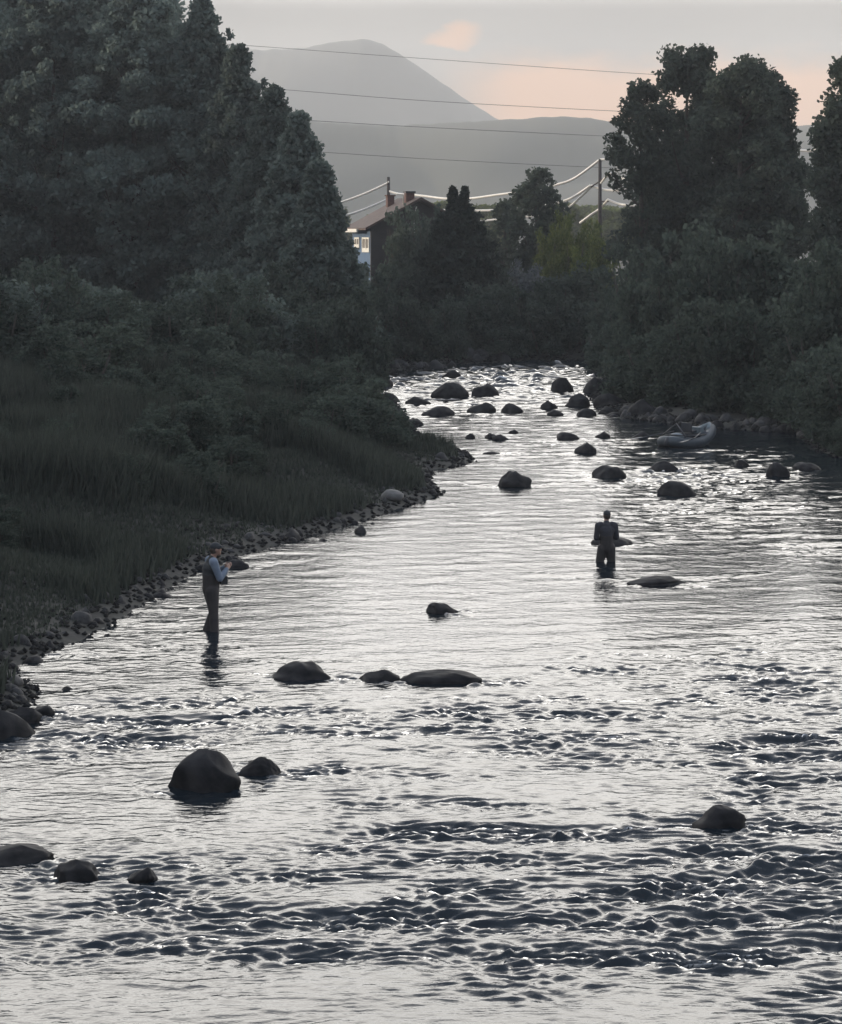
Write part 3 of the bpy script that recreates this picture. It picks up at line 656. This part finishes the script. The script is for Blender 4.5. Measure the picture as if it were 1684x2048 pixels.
def slope(sgn):
    e = (hw + ov); P = []
    for y in (-.6, L + .4):
        P += [(sgn * e, y, ez - ov * rise), (0, y, rz_), (0, y, rz_ + t_), (sgn * e, y, ez - ov * rise + t_)]
    return MB().poly(P, [[0, 1, 2, 3], [7, 6, 5, 4], [0, 4, 5, 1], [1, 5, 6, 2], [2, 6, 7, 3], [3, 7, 4, 0]])
roof = empty('roof_group') if False else None
slope(-1).build('roof', M['roof'], house); slope(1).build('roof', M['roof'], house)
MB().box((-hw - ov - .14, 1.4, ez - ov * rise - .14), (-hw - ov - .004, L + .3, ez - ov * rise + .1)).build('gutter', M['white'], house)
for (y0, y1, z0, z1) in ((.35, 2.3, ez - 1.85, ez - .8), (3.1, 4.5, ez - 1.6, ez - .8)):
    fr_ = MB()
    for bx in (((-hw - .06, y0, z0), (-hw - .004, y0 + .14, z1)), ((-hw - .06, y1 - .14, z0), (-hw - .004, y1, z1)), ((-hw - .06, y0 + .14, z0), (-hw - .004, y1 - .14, z0 + .3)), ((-hw - .06, y0 + .14, z1 - .12), (-hw - .004, y1 - .14, z1)), ((-hw - .06, (y0 + y1) / 2 - .06, z0 + .3), (-hw - .004, (y0 + y1) / 2 + .06, z1 - .12))): fr_.box(*bx)
    wf = fr_.build('window', M['white'], house)
    for q in (0, 1):
        ya = y0 + .145 if q == 0 else (y0 + y1) / 2 + .065; yb = (y0 + y1) / 2 - .065 if q == 0 else y1 - .145
        MB().box((-hw - .02, ya, z0 + .305), (-hw - .005, yb, z1 - .125)).build('pane', M['pane'], wf)
ch = MB().box((-.7, .8, rz_ - 1.0), (-.1, 1.4, Z(386, d) - hz)).build('chimney', M['brick'], house)
MB().box((-.76, .74, Z(386, d) - hz + .003), (-.04, 1.46, Z(386, d) - hz + .14)).build('chimney_cap', M['dark_metal'], ch)
ch2 = MB().box((-1.25, 3.8, rz_ - 1.2), (-.75, 4.3, Z(391, d) - hz)).build('chimney', M['brick'], house)
MB().box((-1.32, 3.73, Z(391, d) - hz + .003), (-.68, 4.37, Z(391, d) - hz + .1)).build('chimney_cap', M['brick'], ch2)
MB().tube([(-.86, 1.0, rz_ - .7), (-.86, 1.0, rz_ + .36), (-1.4, 1.0, rz_ + .40)], .05, 8).build('vent_pipe', M['white'], house, True)
MB().tube([(-.35, -.07, rz_ - 3.2), (-.35, -.07, rz_ - 1.2), (-.2, -.07, rz_ - .5)], .045, 8).build('drain_pipe', M['white'], house, True)

# ------------------------------------------------------------------ utility poles and wires
M['pole'] = mat_solid('pole', (.055, .045, .042), (.035, .03, .03), .9, 6, .4)
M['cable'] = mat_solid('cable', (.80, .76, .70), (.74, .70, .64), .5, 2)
M['thin_wire'] = mat_solid('thin_wire', (.10, .10, .105), (.08, .08, .085), .6, 2)
def pole(px, ytop, d, label, arms):
    x = X(px, d); z0 = H(x, d); top = Z(ytop, d) - z0; r = empty('utility_pole', (x, d, z0)); tag(r, label, 'pole', 'utility poles')
    MB().tube([(0, 0, -.5), (0, 0, top * .5), (0, 0, top)], [.17, .15, .12], 10).build('shaft', M['pole'], r, True)
    for (pa, pb) in arms:
        a_, b_ = Vector(pa) - Vector((x, d, z0)), Vector(pb) - Vector((x, d, z0))
        arm = MB().tube([a_, b_], .06, 6).build('crossarm', M['pole'], r)
        for e in (a_, b_): MB().tube([e, e + Vector((0, 0, .1)), e + Vector((0, 0, .16))], [.05, .06, .03], 8).build('insulator', M['white'], arm, True)
    return r
def at(px, py, d): return (X(px, d), d, Z(py, d))
pole(777, 354, 205, 'short dark utility pole rising behind the house roof', [((X(777, 205), 204.4, Z(366, 205)), (X(777, 205), 205.6, Z(366, 205)))])
pole(1200, 318, 186, 'tall dark utility pole left of the right bank cottonwoods', [(at(1182, 374, 188.5), at(1220, 349, 183.5)), (at(1199, 404, 187), at(1217, 402, 184.5))])
def wire(pts, label, rad, mat, group, n=26, name='power_line'):
    P = [Vector(p) for p in pts]; Q = []
    for i in range(len(P) - 1):                               # Catmull-Rom through the given points
        p0 = P[max(i - 1, 0)]; p1, p2 = P[i], P[i + 1]; p3 = P[min(i + 2, len(P) - 1)]
        for k in range(n):
            t = k / n; Q.append(.5 * ((2 * p1) + (p2 - p0) * t + (2 * p0 - 5 * p1 + 4 * p2 - p3) * t * t + (3 * p1 - p0 - 3 * p2 + p3) * t ** 3))
    Q.append(P[-1]); c = Q[len(Q) // 2]; o = MB().tube([q - c for q in Q], rad, 6).build(name, M[mat], None, True, loc=c)
    return tag(o, label, 'wire', group)
GL = 'bright sunlit cables'
wire([at(560, 425, 208), at(640, 417, 207), at(690, 402, 206.5), at(735, 385, 205.7), at(776, 366, 205)], 'sunlit cable rising from the left trees to the short pole top', .095, 'cable', GL)
wire([at(560, 446, 204), at(640, 440, 204), at(690, 431, 204), at(730, 418, 204), at(776, 398, 204.5)], 'sunlit cable rising from the left trees to the chimney, lower of two', .10, 'cable', GL)
wire([at(778, 382, 205), at(800, 388, 204), at(840, 391, 202), at(890, 397, 199), at(940, 397, 196), at(1000, 389, 193), at(1070, 380, 190), at(1115, 369, 188.5), at(1150, 356, 187.5), at(1199, 320, 186)], 'long sunlit cable sagging between the two utility poles', .095, 'cable', GL)
wire([at(800, 409, 200), at(835, 414, 199.5), at(885, 420, 198.5), at(970, 421, 196), at(1050, 417, 193), at(1120, 404, 190.5), at(1150, 392, 189.5), at(1181, 371, 188.5)], 'sunlit cable passing behind the conifer to the tall pole crossarm', .095, 'cable', GL)
wire([at(930, 446, 196), at(975, 441, 195), at(1010, 437, 194), at(1080, 430, 192), at(1130, 418, 190.5), at(1160, 395, 189.5), at(1183, 373, 188.5)], 'lower sunlit cable climbing steeply to the left crossarm end', .085, 'cable', GL)
wire([at(1201, 319, 186), at(1235, 316, 185), at(1270, 305, 184), at(1305, 288, 183), at(1400, 288, 181), at(1600, 301, 178), at(1640, 297, 177), at(1760, 270, 175)], 'sunlit cable from the tall pole top into the right trees', .095, 'cable', GL)
wire([at(1183, 371, 188.5), at(1210, 379, 187.5), at(1240, 381, 186.5), at(1280, 376, 185.5), at(1360, 372, 183), at(1500, 390, 180)], 'sunlit cable running right from the left crossarm end', .095, 'cable', GL)
wire([at(1160, 446, 188.5), at(1180, 431, 187.5), at(1200, 417, 186.9), at(1216, 399, 184.5)], 'short sunlit cable slanting up to the lower bracket of tall pole', .09, 'cable', GL)
wire([at(1202, 366, 185.2), at(1210, 356, 184.4), at(1220, 346, 183.5)], 'very short sunlit jumper cable on the tall pole crossarm', .09, 'cable', GL)
wire([at(1220, 346, 183.5), at(1240, 355, 183), at(1268, 359, 182), at(1400, 365, 180), at(1612, 346, 177), at(1640, 342, 176.5), at(1760, 330, 175)], 'sunlit cable from the right crossarm end to the right trees', .095, 'cable', GL)
wire([at(1216, 399, 184.5), at(1240, 408, 184), at(1270, 411, 183), at(1400, 420, 181)], 'lowest sunlit cable leaving the tall pole to the right', .09, 'cable', GL)
TW = 'thin dark overhead wires'
wire([at(300, 78, 250), at(480, 90, 250), at(860, 118, 250), at(1260, 146, 250), at(1500, 158, 250)], 'highest thin dark wire crossing the mountain peak', .022, 'thin_wire', TW)
wire([at(400, 166, 250), at(590, 181, 250), at(860, 202, 250), at(1250, 223, 250), at(1500, 232, 250)], 'second thin dark wire from the top across the mountain', .024, 'thin_wire', TW)
wire([at(400, 228, 250), at(620, 241, 250), at(860, 255, 250), at(1250, 274, 250), at(1500, 284, 250)], 'third thin dark wire just below the near ridge line', .024, 'thin_wire', TW)
wire([at(400, 290, 250), at(640, 304, 250), at(860, 318, 250), at(1180, 334, 250), at(1500, 345, 250)], 'lowest thin dark wire across the near grey ridge', .022, 'thin_wire', TW)

# far valley trees on the plain behind the house
gF = np.random.default_rng(90)
FB = crown_blobs(gF, 26, .8, 7.5, wide(2.9), (.8, 1.4)); V, F = blob_leaves(gF, FB, 60, .5); fcrown = np_mesh('crown', V, F); fcrown.materials.append(M['leaf_gold'])
ftrunk = wood(gF, 7.0, .25, FB, nl=6).mesh('trunk', True); ftrunk.materials.append(M['bark'])
for i in range(26):
    px = rnd.choice([rnd.uniform(640, 800), rnd.uniform(820, 1010), rnd.uniform(960, 1290)]); d = rnd.uniform(340, 560); x = X(px, d); sc = rnd.uniform(.8, 1.25)
    r = empty('valley_tree', (x, d, H(x, d)), rnd.uniform(0, 6)); r.scale = (sc * rnd.uniform(1, 1.4), sc, sc); tag(r, 'small olive tree far off on the valley floor', 'tree', 'trees far off on the valley floor')
    link('crown', fcrown, None, r); link('trunk', ftrunk, None, r)

# ------------------------------------------------------------------ raft
M['raft'] = mat_solid('raft', (.050, .064, .075), (.034, .044, .053), .55, 3)
M['raft_dark'] = mat_solid('raft_dark', (.035, .04, .05), (.025, .028, .035), .5, 3)
M['raft_pale'] = mat_solid('raft_pale', (.16, .20, .22), (.11, .14, .155), .55, 3)
x, y = W(1338, 896); raft = empty('raft', (x, y + .25, -.02), math.atan2(2.2, 2.0)); raft.scale = (.9,) * 3; tag(raft, 'grey blue inflatable raft with upturned bow moored by the right gravel bar', 'raft')
Lr = 2.6; path = []; tr_ = .19
def raft_z(u): return .15 + .42 * max(0, (u - .45) / .55) ** 1.2 + .10 * max(0, (.18 - u) / .18) ** 1.5
for k in range(40):
    a_ = 2 * math.pi * k / 40; cx_, cy_ = math.cos(a_), math.sin(a_)
    ux = (abs(cx_) ** .55) * (1 if cx_ > 0 else -1); uy = (abs(cy_) ** .7) * (1 if cy_ > 0 else -1); u = .5 + ux * .5
    path.append((u * Lr, uy * .58 * (1 - .7 * max(0, (u - .5) / .5) ** 1.5), raft_z(u)))
hull = MB().tube(path, tr_, 12, closed=True).build('tube', M['raft'], raft, True)
MB().tube([(Lr * .84, -.24, raft_z(.84) + .1), (Lr * .99, 0, raft_z(1) + .13), (Lr * .84, .24, raft_z(.84) + .1)], .12, 10).build('bow_cover', M['raft_pale'], raft, True)
MB().box((.2, -.5, .03), (Lr * .72, .5, .09)).build('floor', M['raft_dark'], raft)
for u in (.3, .68): MB().tube([(u * Lr, -.5, raft_z(u) + .08), (u * Lr, .5, raft_z(u) + .08)], .14, 10).build('thwart', M['raft_dark'], raft, True)
fm_ = MB()
for yy in (-.55, .55): fm_.tube([(.5, yy, .42), (Lr * .62, yy, .44)], .025, 6)
for u in (.18, .42, .6): fm_.tube([(u * Lr, -.58, .44), (u * Lr, .58, .44)], .025, 6)
fm_.build('rowing_frame', M['dark_metal'], raft, True)
MB().tube([(.35, -.55, .40), (.5, 0, .86), (.35, .55, .40)], .028, 6).build('anchor_bracket', M['dark_metal'], raft, True)
MB().tube([(.02, -.08, .32), (-.12, -.06, .36), (-.2, -.05, .12)], [.07, .08, .09], 8).build('anchor', M['raft_dark'], raft, True)
MB().ball((Lr * .25, .1, .36), (.22, .3, .16), 2).build('gear_bag', M['raft_pale'], raft, True); MB().ball((Lr * .76, -.05, .44), (.18, .26, .13), 2).build('gear_bag', M['raft_dark'], raft, True)
st_ = MB().box((Lr * .44, -.22, .5), (Lr * .56, .22, .58)).build('seat', M['raft_dark'], raft); MB().box((Lr * .42, -.22, .581), (Lr * .45, .22, .86)).build('seat_back', M['raft_dark'], raft)
MB().box((Lr * .60, -.3, .45), (Lr * .69, .3, .68)).build('cooler', M['raft_pale'], raft)
for sg in (-1, 1):
    oar = MB().tube([(Lr * .45, sg * .6, .52), (.35, sg * .95, .40), (-.2, sg * 1.05, .34)], .022, 6).build('oar', M['dark_metal'], raft, True)
    MB().poly([(-.2, sg * 1.0, .335), (-.2, sg * 1.1, .335), (-.75, sg * 1.18, .30), (-.75, sg * 1.04, .30), (-.2, sg * 1.0, .36), (-.2, sg * 1.1, .36), (-.75, sg * 1.18, .32), (-.75, sg * 1.04, .32)], [[0, 1, 2, 3], [7, 6, 5, 4], [0, 4, 5, 1], [1, 5, 6, 2], [2, 6, 7, 3], [3, 7, 4, 0]]).build('blade', M['raft_dark'], oar)

# ------------------------------------------------------------------ anglers
M['skin'] = mat_solid('skin', (.30, .18, .13), (.25, .15, .11), .55, 12)
M['hair'] = mat_solid('hair', (.05, .035, .025), (.03, .02, .015), .6, 30)
M['shirt'] = mat_solid('shirt', (.17, .21, .27), (.12, .155, .205), .85, 9)
M['vest'] = mat_solid('vest', (.045, .05, .05), (.03, .032, .035), .85, 9)
M['waders'] = mat_solid('waders', (.040, .034, .033), (.022, .020, .021), .8, 7)
M['jacket'] = mat_solid('jacket', (.035, .036, .045), (.024, .025, .032), .8, 9)
M['cap'] = mat_solid('cap', (.03, .035, .04), (.022, .025, .03), .8, 12)
M['cap_pale'] = mat_solid('cap_pale', (.55, .60, .62), (.46, .5, .53), .7, 12)
def fuse(name, mb, mat, parent, voxel, smooth=6):
    me = mb.mesh(name); o = bpy.data.objects.new(name, me); C.objects.link(o)
    rm = o.modifiers.new('r', 'REMESH'); rm.mode = 'VOXEL'; rm.voxel_size = voxel; sm = o.modifiers.new('s', 'SMOOTH'); sm.iterations = smooth; sm.factor = .5
    bpy.context.view_layer.update(); dg = bpy.context.evaluated_depsgraph_get(); m2 = bpy.data.meshes.new_from_object(o.evaluated_get(dg))
    m2.name = name; bpy.data.objects.remove(o); bpy.data.meshes.remove(me)
    m2.polygons.foreach_set('use_smooth', np.ones(len(m2.polygons), bool)); m2.materials.clear(); m2.materials.append(mat)
    return link(name, m2, None, parent)
def chain(mb, pts):
    P = [Vector(p[:3]) for p in pts]; rr = [p[3] for p in pts]
    for i in range(len(P)):
        mb.ball(P[i], rr[i], 2)
        if i: 
            k = 4; mb.tube([P[i - 1].lerp(P[i], q / k) for q in range(k + 1)], [rr[i - 1] + (rr[i] - rr[i - 1]) * q / k for q in range(k + 1)], 12)
def hand(mb, wrist, dirv, side, curl):
    """palm, four bent fingers of unequal length and a thumb leaving the side of the palm"""
    w = Vector(wrist); f = Vector(dirv).normalized(); s = Vector(side); s = (s - f * s.dot(f)).normalized(); n = f.cross(s)
    for k in range(4): chain(mb, [(*(w + s * (k - 1.5) * .012), .017), (*(w + f * .075 + s * (k - 1.5) * .021), .014)])
    for k, ln in enumerate((.066, .076, .072, .056)):
        b = w + f * .08 + s * (k - 1.5) * .022; m1 = b + (f * math.cos(curl) + n * math.sin(curl)) * ln * .5; m2 = m1 + (f * math.cos(curl * 2.2) + n * math.sin(curl * 2.2)) * ln * .5
        chain(mb, [(*b, .0105), (*m1, .0095), (*m2, .008)])
    b = w + f * .02 - s * .03; m1 = b + (f * .6 - s * .7 + n * .35).normalized() * .045; m2 = m1 + (f * .9 + n * .4).normalized() * .032; chain(mb, [(*b, .014), (*m1, .0115), (*m2, .009)])
def person(loc, rz, label, J, mats, cap_mat, sleeves, bob=0.0):
    """J: joint positions, facing +y. Body is one surface; clothes are a second skin over it"""
    r = empty('person', loc, rz); tag(r, label, 'person', None)
    b = MB(); hd = Vector(J['head'])
    chain(b, [(*J['pelvis'], .13), (*J['waist'], .125), (*J['chest'], .15), (*J['neck0'], .08), (*J['neck'], .055), (*(hd + Vector((0, 0, -.04))), .07)])
    b.ball(hd, (.078, .098, .118), 3); b.ball(hd + Vector((0, .06, -.075)), (.045, .045, .045), 2)
    b.ball(hd + Vector((0, .102, -.015)), (.014, .022, .024), 2)                                # nose
    b.ball(hd + Vector((0, .088, -.062)), (.026, .014, .008), 2)                                # mouth
    for sg in (-1, 1):
        b.ball(hd + Vector((sg * .08, -.005, -.01)), (.014, .026, .036), 2)                      # ears
        b.ball(hd + Vector((sg * .034, .082, .028)), (.022, .014, .010), 2)                      # brows
        S = 'l' if sg < 0 else 'r'
        chain(b, [(*(Vector(J['pelvis']) + Vector((sg * .08, 0, -.02))), .11), (*J['knee' + S], .062), (*J['ankle' + S], .042)])
        chain(b, [(*J['ankle' + S], .045), (*(Vector(J['ankle' + S]) + Vector((sg * .03, .14, -.05))), .04)])
        chain(b, [(*(Vector(J['neck0']) + Vector((sg * .09, 0, -.05))), .07), (*J['sh' + S], .06), (*J['el' + S], .043), (*J['wr' + S], .028)])
        hand(b, J['wr' + S], J['hd' + S], J['hs' + S], .55)
    fuse('body', b, M['skin'], r, .009, 4)
    for sg in (-1, 1): MB().ball(hd + Vector((sg * .033, .083, .012)), (.013, .010, .009), 2).build('eye', M['hair'], r, True)
    w = MB()
    chain(w, [(*(Vector(J['pelvis']) + Vector((0, 0, .0))), .165), (*J['waist'], .16), (*(Vector(J['waist']).lerp(Vector(J['chest']), .45)), .165)])
    for sg in (-1, 1):
        S = 'l' if sg < 0 else 'r'; hp = Vector(J['pelvis']) + Vector((sg * .085, 0, -.03)); kn = Vector(J['knee' + S]); ak = Vector(J['ankle' + S])
        chain(w, [(*hp, .135), (*hp.lerp(kn, .5), .115), (*kn, .092), (*kn.lerp(ak, .45), .088), (*ak, .075)])
        chain(w, [(*ak, .08), (*(ak + Vector((sg * .03, .15, -.05))), .06)])
    fuse('waders', w, M[mats[1]], r, .014, 5)
    t_ = MB(); ch = Vector(J['chest']); n0 = Vector(J['neck0'])
    chain(t_, [(*(Vector(J['waist']).lerp(ch, .0)), .150), (*ch, .175), (*(n0 + Vector((0, 0, -.06))), .12), (*(n0 + Vector((0, 0, .02))), .075)])
    for sg in (-1, 1): chain(t_, [(*(ch + Vector((sg * .08, 0, .02))), .13), (*(n0 + Vector((sg * .13, 0, -.07))), .085)])
    fuse('vest' if sleeves != mats[0] else 'jacket', t_, M[mats[0]], r, .013, 5)
    for sg in (-1, 1):
        S = 'l' if sg < 0 else 'r'; e = Vector(J['el' + S]); wr = Vector(J['wr' + S]); sh = Vector(J['sh' + S]); a_ = MB()
        chain(a_, [(*sh.lerp(n0, .35), .085), (*sh, .085), (*sh.lerp(e, .5), .072), (*e, .066), (*e.lerp(wr, .55), .058), (*e.lerp(wr, .9), .045)])
        fuse('sleeve', a_, M[sleeves], r, .011, 4)
    c = MB(); c.ball(hd + Vector((0, -.005, .045)), (.09, .112, .088), 3)
    c.tube([hd + Vector((-.06, .085, .055)), hd + Vector((-.035, .16, .045)), hd + Vector((.035, .16, .045)), hd + Vector((.06, .085, .055))], .013, 8)
    c.poly([hd + Vector(q) for q in ((-.06, .08, .05), (.06, .08, .05), (.035, .165, .042), (-.035, .165, .042), (-.06, .08, .066), (.06, .08, .066), (.035, .165, .056), (-.035, .165, .056))], [[0, 1, 2, 3], [7, 6, 5, 4], [0, 4, 5, 1], [1, 5, 6, 2], [2, 6, 7, 3], [3, 7, 4, 0]])
    fuse('cap', c, M[cap_mat], r, .009, 3)
    hb = MB(); hb.ball(hd + Vector((0, -.03, -.005)), (.085, .085, .10), 3); fuse('hair', hb, M['hair'], r, .011, 2)
    return r
# left angler: side view, hands raised before the chest as if tying a fly
xL, yL = W(424, 1262)
JL = dict(pelvis=(0, -.02, .92), waist=(0, -.02, 1.08), chest=(0, -.01, 1.30), neck0=(0, .0, 1.47), neck=(0, .03, 1.54), head=(0, .07, 1.655),
          kneel=(-.10, .06, .48), kneer=(.13, .0, .49), anklel=(-.11, -.10, .08), ankler=(.15, .02, .08),
          shl=(-.20, -.01, 1.43), shr=(.20, -.01, 1.43), ell=(-.25, .09, 1.16), elr=(.25, .09, 1.14), wrl=(-.06, .27, 1.31), wrr=(.09, .27, 1.30),
          hdl=(.5, .5, .35), hdr=(-.5, .5, .35), hsl=(0, .3, -1), hsr=(0, .3, -1))
pl = person((xL, yL, -.13), R(-72), 'angler in light blue sleeves and dark waders standing in the shallows near the left bank', JL, ('vest', 'waders'), 'cap', 'shirt')
MB().box((-.12, .15, 1.0), (.12, .27, 1.16)).build('chest_pack', M['vest'], pl)
pl.scale = (.95,) * 3
# right angler: back to us, elbows out, wading to the thighs
xR, yR = W(1213, 1124)
JR = dict(pelvis=(0, 0, .92), waist=(0, 0, 1.08), chest=(0, .0, 1.30), neck0=(0, .0, 1.47), neck=(0, .02, 1.54), head=(.02, .05, 1.655),
          kneel=(-.17, .06, .49), kneer=(.13, .04, .49), anklel=(-.21, .0, .08), ankler=(.16, -.02, .08),
          shl=(-.20, .0, 1.42), shr=(.20, .0, 1.42), ell=(-.245, .02, 1.13), elr=(.25, .02, 1.14), wrl=(-.10, .22, 1.10), wrr=(.08, .24, 1.14),
          hdl=(.6, .5, .1), hdr=(-.6, .5, .1), hsl=(0, .3, -1), hsr=(0, .3, -1))
pr = person((xR, yR, -.50), R(6), 'angler in dark jacket and cap wading in open water, back turned', JR, ('jacket', 'waders'), 'cap', 'jacket'); pr.scale = (.90,) * 3


# ------------------------------------------------------------------ haze over the valley
m, t, out = new_mat('haze'); pv = t.nodes.new('ShaderNodeVolumePrincipled'); pv.inputs['Density'].default_value = 3.0e-4; pv.inputs['Color'].default_value = (.955, .955, .96, 1); pv.inputs['Anisotropy'].default_value = 0.0
t.links.new(pv.outputs[0], out.inputs['Volume'])
hz_ = MB().box((-3200, -450, -1.6), (3200, 3050, 240)).build('haze', m); tag(hz_, 'pale evening haze filling the valley', 'haze', kind='stuff')
